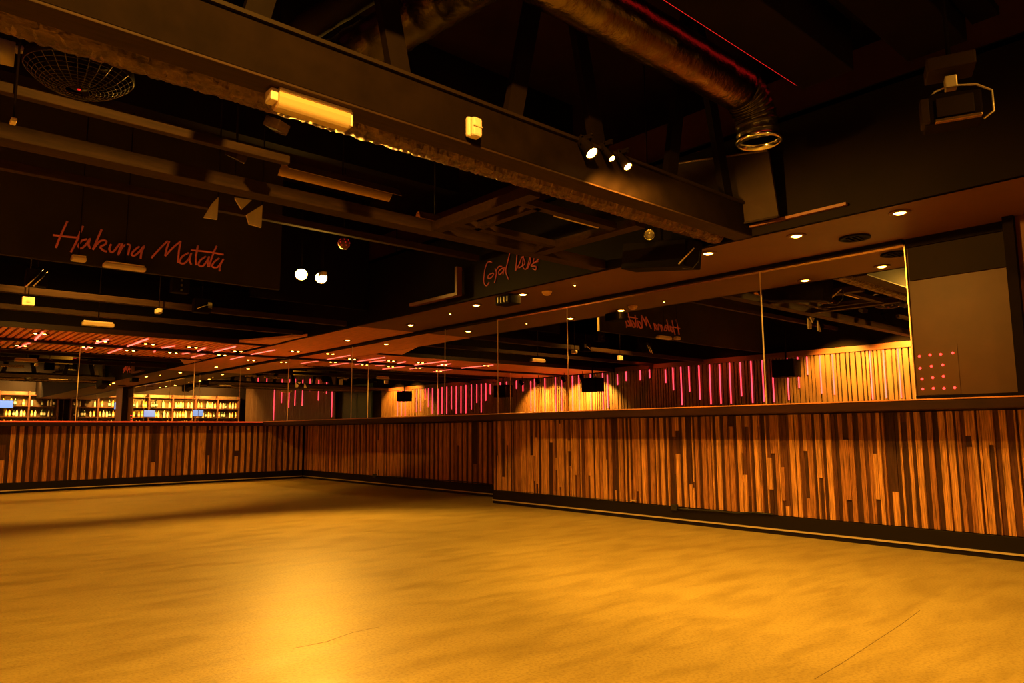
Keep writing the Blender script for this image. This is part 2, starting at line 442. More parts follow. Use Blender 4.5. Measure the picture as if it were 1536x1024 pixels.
for i, (a, b) in enumerate(zip(xs, xs[1:])):
    if i == 0: a += 0.11
    r = empty('wall_mirror', (0, 0, 0), labs[i], 'mirror')
    mirror(r, (a, YM), (b, YM), ZL, ZS - 0.046, (0, -1))

# ------------------------------------------------------------------ slatted wall across the room (seen in the mirrors)
ZSW = 2.60


def slat_wall(root, y0, y1, z1, x0=XO):
    mb = MB(); y = y0; rnd = random.Random(int(y0 * 10))
    while y < y1 - 0.02:
        w_ = rnd.choice((0.05, 0.05, 0.09))
        mb.box(x0, x0 + 0.045, y, min(y1, y + w_), 0.0, z1)
        y += w_ + 0.028
    mb.build('slats', M['slatlight'], root)
    MB().box(x0 - 0.03, x0, y0, y1, 0, z1).build('backing_board', M['dark_gap'], root)


r = empty('slatted_panelling', (0, 0, 0), 'vertical timber slat panelling lit yellow and pink, reflected in the right mirrors', 'wall panelling')
slat_wall(r, 4.2, YM - 0.02, ZS - 0.03)
MB().box(XO, XO + 0.07, 4.2, 12.6, ZS - 0.03, ZSW + 0.02).build('top_rail', M['wallred'], r)
r = empty('slatted_panelling', (0, 0, 0), 'tall dark slat panelling with pink strips, reflected beside the far corner', 'wall panelling')
slat_wall(r, YB + 0.2, 0.3, 3.9)

# pink light strips: (pixel column in the mirror, top row, bottom row) turned into places on the slatted wall
XV = 2 * XM - XO
lr = empty('led_strip', (0, 0, 0), 'x', 'light strip')
LED = [(913, 562, 612), (928, 561, 577), (941, 555, 571), (962, 553, 570), (976, 552, 567), (1000, 554, 574), (1011, 549, 585), (1023, 550, 607),
       (1035, 549, 587), (1050, 547, 599), (1066, 545, 606), (1081, 546, 605), (1096, 544, 605), (1112, 543, 594), (1128, 541, 604),
       (1145, 540, 602), (1160, 542, 603), (1182, 537, 600), (1198, 533, 582), (1212, 535, 562), (1231, 530, 590), (1250, 530, 592),
       (1306, 525, 599), (1326, 521, 597), (1348, 519, 597)]
bpy.data.objects.remove(lr)
ly = []
for px, a, b in LED:
    pa, pb = on('x', XV, px, a), on('x', XV, px, b)
    ly.append((pa.y, min(2.49, pa.z), max(1.0, pb.z), 0))
for y_ in (13.05, 13.5, 13.95, 14.2): ly.append((y_, 2.5, 1.0, 0))
for px, a, b in [(389, 565, 578), (402, 566, 581), (414, 566, 630), (425, 568, 604), (436, 568, 611), (445, 568, 608), (456, 569, 608), (467, 568, 586), (480, 570, 600), (492, 568, 590), (500, 584, 625)]:
    pa, pb = on('x', XV, px, a), on('x', XV, px, b)
    ly.append((2 * YM - pa.y, min(3.8, pa.z), max(1.0, pb.z), 1))
for y_, za, zb, k in ly:
    w_ = 0.009 if k == 0 else 0.02
    ln = 'long' if za - zb > 1.0 else 'short'
    reg = ('the yellow-lit slats at the mirror end' if y_ < 7.8 else 'the yellow-lit slats by the far corner' if y_ > 12.7 else 'the dark slats in the wide mirror') if k == 0 else 'the tall dark slats beside the far corner'
    o = MB().box(XO + (0.0452 if k == 0 else 0.044), XO + 0.068, y_ - w_, y_ + w_, zb, za).build('led_strip', M['pink'])
    tag(o, f'{ln} vertical pink light strip among {reg}', 'light strip', 'pink light strips on the slatted walls')

# dark green door and what hangs by it, between the two slatted walls
d = MB().box(XO - 0.03, XO + 0.02, 1.0, 3.4, 0, 2.9).build('door_1', M['greendoor'], bevel=0.004); tag(d, kind='structure')
MB().box(XO + 0.02, XO + 0.07, 1.15, 1.20, 0.95, 1.25).build('door_handle', M['chrome'], d)
for y_ in (1.0, 2.18, 3.34):
    MB().box(XO + 0.02, XO + 0.035, y_, y_ + 0.06, 0.1, 2.8).build('door_stile', M['greendoor'], d)
p = on('x', XV, 512, 577)
tag(MB().box(XO + 0.02, XO + 0.03, 2 * YM - p.y - 0.17, 2 * YM - p.y + 0.17, p.z - 0.25, p.z + 0.25).build('wall_notice', M['paper']), 'pale square notice beside the dark green door', 'notice')


# ------------------------------------------------------------------ lights: fixtures
def downlight(loc, label, group, power=6, name='downlight', r_=0.058, m='dlbulb', spot=True):
    e = empty(name, loc, label, 'ceiling light', group)
    MB().lathe([(r_ * 0.72, -0.001), (r_ * 0.8, -0.008), (r_ * 1.25, -0.006), (r_ * 1.35, 0.0), (r_ * 1.3, 0.004), (r_ * 0.7, 0.004)]).build('trim_ring', M['soffit'], e)
    MB().lathe([(0.0001, -0.012), (r_ * 0.45, -0.011), (r_ * 0.72, -0.002), (r_ * 0.72, 0.0)]).build('bulb', M[m], e)
    if spot:
        l_ = lamp('downlight_beam', 'SPOT', (0, 0, -0.03), power, size=0.03, spot=120, blend=0.8, parent=e)
    return e


DL = [((5.57, 1.93), 'recessed downlight of the right soffit nearest the red-brown panel, above the wall end'),
      ((5.59, 2.74), 'recessed downlight right of the pale hanging board, above the red dot panel side'),
      ((5.54, 3.55), 'recessed downlight below the orange tab where the big beam meets the soffit'),
      ((5.57, 6.08), 'recessed downlight between the smoke detector and the small projector on the soffit'),
      ((5.60, 6.99), 'recessed downlight just left of the small projector on the soffit'),
      ((5.91, 8.96), 'recessed downlight of the right soffit, second from the far corner'),
      ((6.07, 11.18), 'recessed downlight of the right soffit closest to the far corner')]
for (x_, y_), lb in DL:
    downlight((x_, y_, ZS - 0.004), lb, 'downlights of the right soffit', power=5)
for x_, y_ in ((5.65, 5.32), (5.75, 7.75)):
    o = downlight((x_, y_, ZS - 0.002), 'tiny dim orange indicator light in the right soffit, ' + ('right of the smoke detector' if y_ < 6 else 'left of the small projector'), None, name='indicator_light', r_=0.014, spot=False)
e = empty('smoke_detector', (5.68, 5.79, ZS), 'round cream smoke detector on the right soffit between two downlights', 'smoke detector')
MB().lathe([(0.0001, -0.045), (0.03, -0.044), (0.045, -0.032), (0.048, -0.02)]).build('cap', M['smokecream'], e)
MB().lathe([(0.048, -0.022), (0.058, -0.018), (0.06, 0.0)]).build('base', M['smokecream'], e)
# grille of an air outlet in the soffit
p = on('z', ZS, 1282, 356)
e = empty('air_vent', (p.x, p.y, ZS), 'dark round air vent in the right soffit above the mirrors', 'vent')
MB().lathe([(0.12, 0), (0.125, -0.012), (0.10, -0.016), (0.09, -0.006), (0.0001, -0.006)], n=28).build('ring', M['fascia'], e)
MB().box(-0.09, 0.09, -0.008, 0.008, -0.018, -0.006).box(-0.07, 0.07, 0.03, 0.045, -0.018, -0.006).box(-0.07, 0.07, -0.045, -0.03, -0.018, -0.006).build('louvres', M['black'], e)

# twin downlights and pink strips in the left soffit
for i, (px, py) in enumerate([(60, 500), (152, 511), (224, 515), (289, 520), (357, 526), (443, 526)]):
    p = on('z', ZS, px, py)
    e = empty('twin_downlight', (p.x, min(p.y, 14.2), ZS - 0.004), f'twin downlight in the slatted left soffit, {["first","second","third","fourth","fifth","sixth"][i]} from the left edge', 'ceiling light', 'twin downlights of the left soffit')
    MB().box(-0.13, 0.13, -0.06, 0.06, -0.006, 0.002).build('plate', M['black'], e)
    for sx in (-0.06, 0.06):
        MB().lathe([(0.0001, -0.014), (0.015, -0.012), (0.024, -0.006)], (sx, 0, 0)).build('bulb', M['dlbulb'], e)
    lamp('twin_beam', 'SPOT', (0, 0, -0.04), 55, size=0.04, spot=130, blend=0.8, parent=e)
for i, (a, b) in enumerate([((52, 510), (64, 498)), ((144, 514), (162, 509)), ((190, 519), (222, 508)), ((243, 521), (262, 518)), ((295, 526), (308, 521)), ((316, 528), (353, 519)), ((376, 531), (412, 524))]):
    pa, pb = on('z', ZS - 0.006, *a), on('z', ZS - 0.006, *b)
    pa.y = min(pa.y, 14.34)
    t = (pb - pa).normalized(); q = Vector((-t.y, t.x, 0)) * 0.012
    o = MB().prism([pa - q, pb - q, pb + q, pa + q], (0, 0, -0.012)).build('ceiling_led_strip', M['pinkwarm'])
    tag(o, f'{["first","second","third","fourth","fifth","sixth","seventh"][i]} slanting pink light strip from the left in the slatted left soffit', 'light strip', 'slanting pink strips of the left soffit')


# ------------------------------------------------------------------ beams, grid, ceiling structure
def xbeam(name, label, x0, x1, y0, y1, z0, z1, m='beam', cat='beam'):
    return tag(MB().box(x0, x1, y0, y1, z0, z1).build(name, M[m], bevel=0.004), label, cat)


# the big beam: truss with deep web, flat flange, groove and foil wrapped tray
e = empty('truss_beam', (0, 0, 0), 'big brown ceiling beam crossing from the upper left to the right soffit, carrying the batten light', 'beam')
MB().box(XO, XS - 0.01, 2.99, 3.03, ZS, 2.80).build('web', M['web'], e)
MB().box(XO, XS - 0.01, 2.99, 3.14, ZS - 0.012, ZS + 0.006).build('flange', M['beam'], e, bevel=0.003)
MB().box(XO, XS - 0.01, 2.97, 3.06, 2.78, 2.80).build('upper_flange', M['board'], e)
mb = MB(); N = 420; K = 7; rw = random.Random(4)
vs = []
for i in range(N + 1):
    xa = XO + (XS - 0.02 - XO) * i / N
    for k in range(K):
        t = k / (K - 1)
        vs.append((xa, 3.23 + 0.17 * t + rw.uniform(-0.004, 0.004), ZS + 0.05 - 0.05 * math.sin(PI * t) ** 0.5 + rw.uniform(-0.006, 0.006)))
mb.add(vs, [(i * K + k, i * K + k + 1, (i + 1) * K + k + 1, (i + 1) * K + k) for i in range(N) for k in range(K - 1)])
mb.build('wrapped_tray', M['glitter'], e)
MB().box(XO, XS - 0.01, 3.14, 3.42, ZS + 0.05, ZS + 0.09).build('tray_back', M['black'], e)
for i in range(9):
    x_ = -1.2 + i * 0.78
    sgn = 1 if i % 2 else -1
    a, b = Vector((x_, 3.01, 2.78)), Vector((x_ + 0.36 * sgn, 3.01, 4.38))
    q = Vector((0.06, 0, 0))
    MB().prism([a - q, a + q, b + q, b - q], (0, 0.05, 0)).build('brace', M['black'], e)
# second beam
xbeam('cross_beam', 'long thin brown beam running left to right beyond the big beam', XO, 5.32, 4.58, 4.72, ZS, ZS + 0.09)
# bars joining them
e = empty('ceiling_grid', (0, 0, 0), 'rectangular brown frame hung between the two long beams', 'ceiling frame')
MB().box(3.20, 3.30, 3.42, 4.57, ZS, ZS + 0.07).build('bar', M['beam'], e)
MB().box(4.34, 4.46, 3.42, 4.57, ZS, ZS + 0.07).build('bar', M['beam'], e)
MB().box(3.46, 3.52, 3.62, 4.36, ZS + 0.01, ZS + 0.06).build('inner_bar', M['beam'], e)
MB().box(3.31, 4.33, 4.30, 4.37, ZS + 0.01, ZS + 0.06).build('inner_bar', M['beam'], e)
MB().box(3.31, 4.33, 3.60, 3.67, ZS + 0.01, ZS + 0.06).build('inner_bar', M['beam'], e)
MB().box(3.75, 4.25, 3.72, 3.74, ZS + 0.03, ZS + 0.07).build('rail', M['alu'], e)
# slimmer rails further in
xbeam('ceiling_rail', 'thin dark rail left of the cross beam, under the round cage', XO, 1.75, 3.98, 4.03, ZS + 0.02, ZS + 0.07)
xbeam('ceiling_rail', 'thin rail past the cross beam, running above the written neon words', XO, 5.3, 6.55, 6.62, 2.98, 3.05)
xbeam('ceiling_rail', 'thin rail below the written neon words, in front of the slatted soffit', XO, 5.3, 9.80, 9.88, ZS + 0.02, ZS + 0.10)
xbeam('ceiling_rail', 'faint rail nearest the slatted soffit', XO, 5.3, 11.3, 11.38, ZS + 0.04, ZS + 0.11)
# joists under the ceiling slab
for i, y_ in enumerate((1.0, 1.85, 5.0, 7.0)):
    xbeam('joist', ['black joist of the upper ceiling, front one', 'black joist of the upper ceiling over the foil duct', 'black joist of the upper ceiling past the cross beam', 'black joist of the upper ceiling before the neon board'][i], XO, XS, y_, y_ + 0.16, 3.95, ZC - 0.001, 'black')
# board carrying the words
xbeam('bulkhead', 'wide dark hanging board behind the red handwritten neon words', XO, 3.55, 8.245, 8.30, 2.66, ZC, 'boardleft', 'bulkhead')
xbeam('bulkhead', 'dark hanging board behind the twin lamps', 3.56, XS - 0.01, 9.2, 9.24, 2.72, ZC, 'fascia', 'bulkhead')
# brown return edge beside the second word sign
e = empty('corner_bulkhead', (0, 0, 0), 'red-brown angled edge hanging left of the small neon scribble', 'bulkhead')
MB().box(5.22, 5.30, 6.90, 6.94, 2.60, 2.96).build('upright', M['wallred'], e)
MB().box(5.26, 5.329, 6.91, 6.93, 2.93, 2.95).build('bracket', M['black'], e)
MB().box(5.22, 5.30, 6.945, 7.95, 2.60, 2.64).build('lower_edge', M['wallred'], e)


# ------------------------------------------------------------------ neon words
def neon(name, strokes, ax, v, ox, oy, sc, mat, label, rad):
    e = empty(name, on(ax, v, ox, oy), label, 'neon sign')
    o0 = e.location.copy()
    for s_ in strokes:
        P = [on(ax, v, ox + a / sc, oy + b / sc) - o0 for a, b in s_]
        # Catmull-Rom smoothing
        Q = []
        for i in range(len(P) - 1):
            p0, p1, p2, p3 = P[max(i - 1, 0)], P[i], P[i + 1], P[min(i + 2, len(P) - 1)]
            for k in range(4):
                t = k / 4
                Q.append(0.5 * ((2 * p1) + (p2 - p0) * t + (2 * p0 - 5 * p1 + 4 * p2 - p3) * t * t + (3 * p1 - p0 - 3 * p2 + p3) * t ** 3))
        Q.append(P[-1])
        MB().tube(Q, rad, 6).build('neon_stroke', M[mat], e)
    return e


HM = [[(388, 122), (345, 215), (322, 275)], [(478, 150), (440, 240), (408, 300)], [(305, 202), (380, 210), (460, 218)],
      [(500, 225), (470, 235), (452, 265), (470, 278), (500, 250), (518, 222), (510, 255), (520, 280)],
      [(585, 170), (555, 240), (535, 285)], [(535, 285), (570, 242), (595, 232), (612, 238), (605, 256), (578, 270), (595, 290), (615, 297)],
      [(640, 255), (630, 280), (638, 298), (655, 295), (675, 270), (690, 250)],
      [(705, 250), (690, 285), (680, 318)], [(684, 310), (705, 272), (730, 255), (748, 262), (742, 290), (738, 318)],
      [(802, 268), (775, 288), (758, 312), (775, 320), (805, 295), (830, 265), (815, 300), (810, 338)],
      [(872, 333), (920, 280), (965, 235)], [(975, 237), (960, 280), (952, 322)], [(952, 322), (995, 275), (1040, 238)], [(1040, 238), (1030, 300), (1025, 360)],
      [(1085, 305), (1050, 325), (1035, 358), (1060, 365), (1088, 338), (1102, 305), (1092, 345), (1102, 372)],
      [(1140, 262), (1128, 330), (1130, 375)], [(1100, 288), (1195, 298), (1288, 314)],
      [(1185, 325), (1155, 345), (1143, 372), (1168, 380), (1195, 345), (1205, 325), (1196, 355), (1200, 385)],
      [(1248, 265), (1220, 330), (1205, 385)],
      [(1262, 335), (1235, 355), (1222, 382), (1250, 388), (1275, 360), (1287, 340), (1268, 375), (1265, 410)]]
neon('neon_words', HM, 'y', 8.2342, 0, 300, 3.84, 'neon', 'red handwritten neon words Hakuna Matata on the dark board at left', 0.011)
CR = [[(445, 310), (390, 308), (350, 400), (335, 520), (335, 600), (370, 640), (405, 590)],
      [(465, 460), (405, 485), (390, 530), (430, 530), (470, 480), (455, 458)],
      [(490, 400), (508, 450), (500, 520), (480, 600)], [(505, 430), (540, 372), (585, 368)],
      [(605, 385), (545, 430), (545, 482), (592, 450), (622, 378), (600, 480)],
      [(695, 180), (660, 330), (640, 440), (680, 550)],
      [(795, 205), (790, 300), (775, 430)], [(775, 430), (830, 330), (870, 235), (905, 330), (820, 390)],
      [(885, 220), (878, 370), (925, 405), (962, 300), (975, 240), (985, 300), (940, 405)],
      [(1110, 258), (1060, 300), (990, 360), (1060, 368), (1055, 415), (1015, 400)], [(1040, 240), (1025, 310), (1090, 300)]]
neon('neon_words', CR, 'x', XS - 0.004, 690, 360, 9.306, 'neondim', 'dim red neon scribble of two short words on the right fascia', 0.006)


# ------------------------------------------------------------------ bright lamps
def par_lamp(loc, aim, label, group, r_=0.05, name='spotlight', m='bulb', hang=0.35, pw=0, spot=150):
    """small can spotlight on a yoke and stem; its bulb glows"""
    loc = Vector(loc); d = (Vector(aim) - loc).normalized()
    e = empty(name, loc, label, 'spotlight', group)
    T = d.to_track_quat('Z', 'Y').to_matrix()
    MB().lathe([(0.0001, -0.16), (r_ * 0.7, -0.155), (r_ * 0.95, -0.12), (r_ * 1.05, -0.012), (r_ * 1.15, -0.008), (r_ * 1.15, 0.004), (r_ * 1.02, 0.004), (r_ * 1.0, -0.02)], T=T).build('can', M['black'], e)
    MB().lathe([(0.0001, 0.010), (r_ * 0.5, 0.008), (r_ * 0.85, 0.0), (r_ * 0.99, -0.012)], T=T).build('bulb', M[m], e)
    MB().tube([(-r_ * 1.3, 0, 0) if False else T @ Vector((-r_ * 1.25, 0, -0.08)), Vector((T @ Vector((-r_ * 1.25, 0, -0.08))).to_tuple()[:2] + (0.12,)), Vector((T @ Vector((r_ * 1.25, 0, -0.08))).to_tuple()[:2] + (0.12,)), T @ Vector((r_ * 1.25, 0, -0.08))], 0.006, 6).build('yoke', M['black'], e)
    MB().tube([(0, 0, 0.12), (0, 0, 0.12 + hang)], 0.009, 8).build('stem', M['black'], e)
    if pw:
        l_ = lamp('spot_beam', 'SPOT', tuple(d * 0.06), pw, size=r_ * 0.7, spot=spot, blend=0.6, parent=e)
        l_.rotation_euler = d.to_track_quat('-Z', 'Y').to_euler()
    return e


CAMP = Vector((0, 0, H))
a1, a2, a3 = on('y', 2.90, 888, 230), on('y', 2.90, 918, 238), on('y', 2.90, 942, 250)
for p, lb, rr in ((a1, 'brightest bulb, leftmost of the three lamps on the big beam', 0.040), (a2, 'middle and smallest of the three bright lamps on the big beam', 0.022), (a3, 'rightmost of the three bright lamps on the big beam', 0.030)):
    q = par_lamp(p, p + Vector((0.1, -1.0, -1.3)), lb, 'three bright lamps on the big beam', r_=rr, hang=0.01)
    MB().box(-0.012, 0.012, 0.0, 0.095, 0.10, 0.13).build('arm', M['black'], q)
    lamp('lamp_glow', 'SPOT', tuple(p + Vector((0, -0.06, -0.05))), 150 if rr > 0.03 else 85, size=0.03, aim=p + Vector((0.9, -0.25, -1.0)), spot=130, blend=0.5)
b1, b2 = on('z', 2.98, 452, 412), on('z', 2.98, 482, 417)
for p, lb in ((b1, 'left one of the two bright lamps beside the neon words'), (b2, 'right one of the two bright lamps beside the neon words')):
    par_lamp(p, p + Vector((-0.45, -1.0, -0.55)), lb, 'two bright lamps beside the neon words', r_=0.075, pw=330, spot=120, hang=ZC - p.z - 0.12)

# lamps of the same rig behind the viewer, which light the near floor and the right wall
for i, (p, aim, pw) in enumerate([((0.9, 0.8, 3.6), (2.3, 4.0, 0), 1000), ((3.2, -1.4, 3.6), (4.4, 1.0, 0), 190), ((1.6, 9.0, 3.5), (2.2, 12.2, 0), 420), ((2.0, -6.5, 3.3), (2.2, -10, 2.0), 2200)]):
    par_lamp(p, aim, ['spotlight behind the viewer on the left', 'spotlight behind the viewer near the right wall', 'spotlight over the middle of the floor aimed at the left wall', 'spotlight aimed at the back bar bottles'][i], None, r_=0.07, pw=pw, spot=[112, 105, 95, 80][i], hang=ZC - p[2] - 0.12)

# wall washers over the slatted wall
for y_, x_, z_, pw in ((5.3, 0.85, 2.95, 1050), (6.5, 0.85, 2.95, 1050), (13.2, 0.7, 2.30, 620), (13.9, 0.7, 2.30, 620)):
    par_lamp((XO + x_, y_, z_), (XO, y_, 1.5), 'can spotlight washing the slatted wall yellow ' + ('near the far corner' if y_ > 10 else 'at the mirror end') + (', nearer one' if y_ in (5.3, 13.2) else ', farther one'), 'yellow wall washers', r_=0.05, pw=pw, spot=105, hang=(ZC if z_ > 2.5 else ZS) - z_ - 0.12)

for y_, z_, pw in ((-5.0, 3.75, 110), (-1.2, 3.75, 70), (9.2, 2.95, 30), (11.2, 2.95, 30)):  # unseen red lamps added to redden the dark slats
    q = par_lamp((XO + 0.8, y_, z_), (XO, y_, 1.9), ['red can light washing the tall dark slats, front one', 'red can light washing the tall dark slats by the green door', 'red can light washing the pink-striped slats, nearer one', 'red can light washing the pink-striped slats, farther one'][[-5.0, -1.2, 9.2, 11.2].index(y_)], 'red wall washers', r_=0.05, m='redled', hang=ZC - z_ - 0.12)
    lamp('red_beam', 'SPOT', (XO + 0.75, y_, z_ - 0.06), pw, col=(1, 0.13, 0.035), size=0.04, aim=(XO, y_, 1.6), spot=125, blend=1.0)
# ------------------------------------------------------------------ ducts
def ribbed(pts, r_, step, amp, n=24):
    pts = [Vector(p) for p in pts]
    out = []; rs = []
    for a, b in zip(pts, pts[1:]):
        L = (b - a).length; k = max(1, int(L / step))
        for i in range(k):
            for f, q in ((0.0, 1 + amp), (0.12, 1.0), (0.5, 1 - amp * 0.6), (0.88, 1.0)):
                out.append(a + (b - a) * ((i + f) / k)); rs.append(r_ * q)
    out.append(pts[-1]); rs.append(r_)
    return out, rs


# bright foil duct with its drooping end
zc = 3.30
yA = on('z', zc, 1000, 70)
ax_y = yA.y
e = empty('foil_duct', (0, 0, 0), 'shiny foil air duct at the top ending in a downward elbow', 'duct')
pe = on('y', ax_y, 1112, 112)
x_end = pe.x
pts, rs = ribbed([(XO, ax_y, zc), (x_end - 0.05, ax_y, zc)], 0.155, 0.30, 0.018)
MB().tube(pts, rs, 28).build('duct_run', M['foil'], e)
el = []
for k in range(7):
    a = k / 6 * math.radians(78)
    el.append(Vector((x_end - 0.06 + 0.24 * math.sin(a), ax_y, zc - 0.24 * (1 - math.cos(a)))))
lp = el[-1] + Vector((0.02, 0, -0.14))
pts, rs = ribbed(el + [lp], 0.145, 0.07, 0.04)
MB().tube(pts, rs, 28, caps=False).build('elbow', M['blackfoil'], e)
MB().lathe([(0.150, 0.03), (0.158, 0.02), (0.160, 0.0), (0.150, -0.006), (0.135, 0.0), (0.13, 0.03), (0.12, 0.06), (0.128, 0.06)], lp, 32).build('outlet_ring', M['chrome'], e)
# black square duct beside it with a red glowing strip
e = empty('square_duct', (0, 0, 0), 'black square duct right behind the foil duct, with a red glowing lower edge', 'duct')
MB().box(XO, 4.72, ax_y - 0.62, ax_y - 0.26, 3.32, 3.68).build('duct_body', M['black'], e, bevel=0.01)
for x_ in (0.5, 3.9): MB().box(x_, x_ + 0.03, ax_y - 0.45, ax_y - 0.42, 3.67, ZC).build('hanger', M['black'], e)
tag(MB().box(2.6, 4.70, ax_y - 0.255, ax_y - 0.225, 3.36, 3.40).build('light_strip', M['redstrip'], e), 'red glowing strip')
# black spiral duct at the top centre-left
e = empty('spiral_duct', (0, 0, 0), 'black ribbed spiral duct going up at the top left of centre', 'duct')
pa, pb = on('z', 3.35, 505, 95), on('z', 3.55, 700, -20)
pts, rs = ribbed([pa, pb, pb + (pb - pa) * 0.8], 0.15, 0.17, 0.045)
MB().tube(pts, rs, 28).build('duct_run', M['blackfoil'], e)
e = empty('spiral_duct', (0, 0, 0), 'slimmer dark duct beside the black spiral duct', 'duct')
pa, pb = on('z', 3.5, 430, 60), on('z', 3.7, 560, -20)
pts, rs = ribbed([pa, pb, pb + (pb - pa) * 0.8], 0.09, 0.2, 0.03)
MB().tube(pts, rs, 20).build('duct_run', M['board'], e)
# large dark box ducts above the right fascia
MB().box(4.0, 5.25, 1.32, 1.69, 3.50, 3.93).build('vent_box', M['black'], bevel=0.01)
tag(bpy.data.objects['vent_box'], 'large black ventilation box under the ceiling at the top right', 'duct')

# ------------------------------------------------------------------ fixtures on and around the beams
# batten light on the big beam
pa, pb = on('z', 2.50, 402, 158), on('z', 2.50, 505, 183)
c = (pa + pb) / 2; L = (pb - pa).length
e = empty('batten_light', (c.x, 2.975 + 0.10, 2.479), 'cream batten light fixed under the big beam at upper left', 'light fitting')
hl = 0.185
T = Matrix.Rotation(PI / 2, 3, 'Y')
mb = MB()
prof = [(-0.045, 0.03), (-0.05, 0.0), (-0.042, -0.032), (-0.02, -0.05), (0.02, -0.05), (0.042, -0.032), (0.05, 0.0), (0.045, 0.03)]
mb.prism([(-hl, a, b) for a, b in prof], (2 * hl, 0, 0)); mb.build('diffuser', M['diffuser'], e, bevel=0.008)
MB().box(-hl - 0.0, hl, -0.05, 0.05, 0.028, 0.045).build('base', M['white'], e, bevel=0.003)
MB().box(-hl - 0.035, -hl + 0.001, -0.035, 0.035, -0.02, 0.04).build('end_cap', M['white'], e, bevel=0.006)
MB().box(hl - 0.001, hl + 0.012, -0.04, 0.04, -0.035, 0.04).build('end_cap', M['white'], e, bevel=0.004)
# alarm box on the web
p = on('y', 2.96, 709, 192)
e = empty('wall_box', (p.x, 2.96, p.z), 'white rounded plastic box fixed to the face of the big beam', 'electrical box')
MB().box(-0.040, 0.040, -0.012, 0.02, -0.058, 0.058).build('back_plate', M['white'], e, bevel=0.012)
MB().box(-0.030, 0.036, -0.045, -0.010, -0.060, 0.050).build('cover', M['white'], e, bevel=0.014)
MB().box(-0.028, 0.030, -0.050, -0.044, -0.008, -0.002).build('slot', M['plate'], e)
# bright trough reflectors
for i, (a, b, w_) in enumerate([((424, 258), (594, 298), 0.10), ((622, 330), (682, 338), 0.05)]):
    pa, pb = on('z', 2.8, *a), on('z', 2.8, *b)
    c = (pa + pb) / 2; hl = (pb.x - pa.x) / 2
    e = empty('trough_light', (c.x, c.y, 2.8), ['long brass-coloured trough reflector between the two long beams', 'short brass-coloured trough reflector left of the hung frame'][i], 'light fitting')
    mb = MB()
    mb.prism([(-hl, -w_, 0.0), (-hl, -w_ * 0.4, 0.07), (-hl, w_ * 0.4, 0.07), (-hl, w_, 0.0), (-hl, w_ - 0.008, 0.0), (-hl, w_ * 0.36, 0.062), (-hl, -w_ * 0.36, 0.062), (-hl, -w_ + 0.008, 0)], (2 * hl, 0, 0))
    mb.build('reflector', M['copper'], e)
    MB().tube([(-hl * 0.85, -w_ * 0.4, 0.03), (hl * 0.8, -w_ * 0.4, 0.03)], 0.006, 8).build('rod', M['chrome'], e)
    MB().tube([(0, 0, 0.07), (0, 0, 1.15)], 0.006, 6).build('hanger', M['black'], e)
# small tilted mirror-bright plates left of the trough
for i, (px, py, s_) in enumerate([(415, 188, 0.05), (355, 232, 0.045)]):
    p = on('z', 2.75, px, py)
    e = empty('track_light', p, ['small metal track light right under the batten light', 'small metal track light left of the trough reflector'][i], 'light fitting')
    T = Matrix.Rotation(math.radians(30), 3, 'Z') @ Matrix.Rotation(math.radians(25), 3, 'X')
    MB().box(-s_, s_, -s_ * 1.1, s_ * 1.1, -0.03, 0.03, T=T).build('housing', M['beam'], e, bevel=0.004)
    MB().box(s_ * 0.7, s_ * 0.8, -s_ * 1.1, s_ * 1.1, -0.036, -0.028, T=T).build('bright_edge', M['chrome'], e)
    MB().tube([(0, 0, 0.03), (0, 0, 1.2)], 0.006, 6).build('hanger', M['black'], e)
# batten and small boxes further away
for i, (px, py, hx, hz, m) in enumerate([(187, 400, 0.20, 0.030, 'white'), (118, 388, 0.065, 0.03, 'white'), (147, 486, 0.20, 0.035, 'diffuser')]):
    v = 8.15 if i < 2 else 11.22
    p = on('y', v, px, py)
    e = empty('batten_light', p, ['far batten light hanging below the neon words', 'short white emergency light below the first neon letter', 'cream light just above the slatted soffit at left'][i], 'light fitting')
    MB().box(-hx, hx, -0.045, 0.045, -hz, hz * 0.5).build('diffuser', M[m], e, bevel=0.012)
    MB().box(-hx * 0.9, hx * 0.9, -0.035, 0.035, hz * 0.5, hz).build('base', M['white'], e)
    MB().tube([(0, 0, hz), (0, 0, ZC - p.z)], 0.006, 6).build('hanger', M['black'], e)
for i, (px, py) in enumerate([(42, 452), (20, 182)]):
    v = 9.75 if i == 0 else 3.96
    p = on('y', v, px, py)
    e = empty('junction_box', p, ['small white junction box at the far left above the slatted soffit', 'tiny white junction box at the left edge under the round cage'][i], 'electrical box')
    s_ = 0.06 if i == 0 else 0.012
    MB().box(-s_, s_, -0.03, 0.03, -s_ * 0.8, s_ * 0.8).build('cover', M['white'], e, bevel=0.004)
    MB().box(-s_ * 0.3, s_ * 0.3, -0.034, -0.029, -s_ * 0.2, s_ * 0.2).build('screw_cap', M['plate'], e)
    MB().tube([(0, 0, s_ * 0.8), (0, 0, ZC - p.z)], 0.006, 6).build('conduit', M['black'], e)
# pale plates added for the lit openings between braces by the second beam
for i, poly in enumerate([[(328, 295), (326, 329), (306, 326), (318, 306)], [(394, 307), (392, 341), (374, 336), (370, 322)], [(352, 296), (378, 300), (363, 314)]]):
    P = [on('y', 5.2, *q) for q in poly]
    o = empty('hanging_plate', P[0], ['pale triangular metal plate, left one below the cross beam', 'pale angular metal plate, right one below the cross beam', 'smallest pale metal plate touching the cross beam from below'][i], 'metal plate')
    MB().prism([q - P[0] for q in P], (0, 0.02, 0)).build('plate', M['plate'], o)
    MB().tube([(0, 0.01, -0.01), (0, 0.01, ZC - P[0].z)], 0.005, 6).build('hanger', M['black'], o)
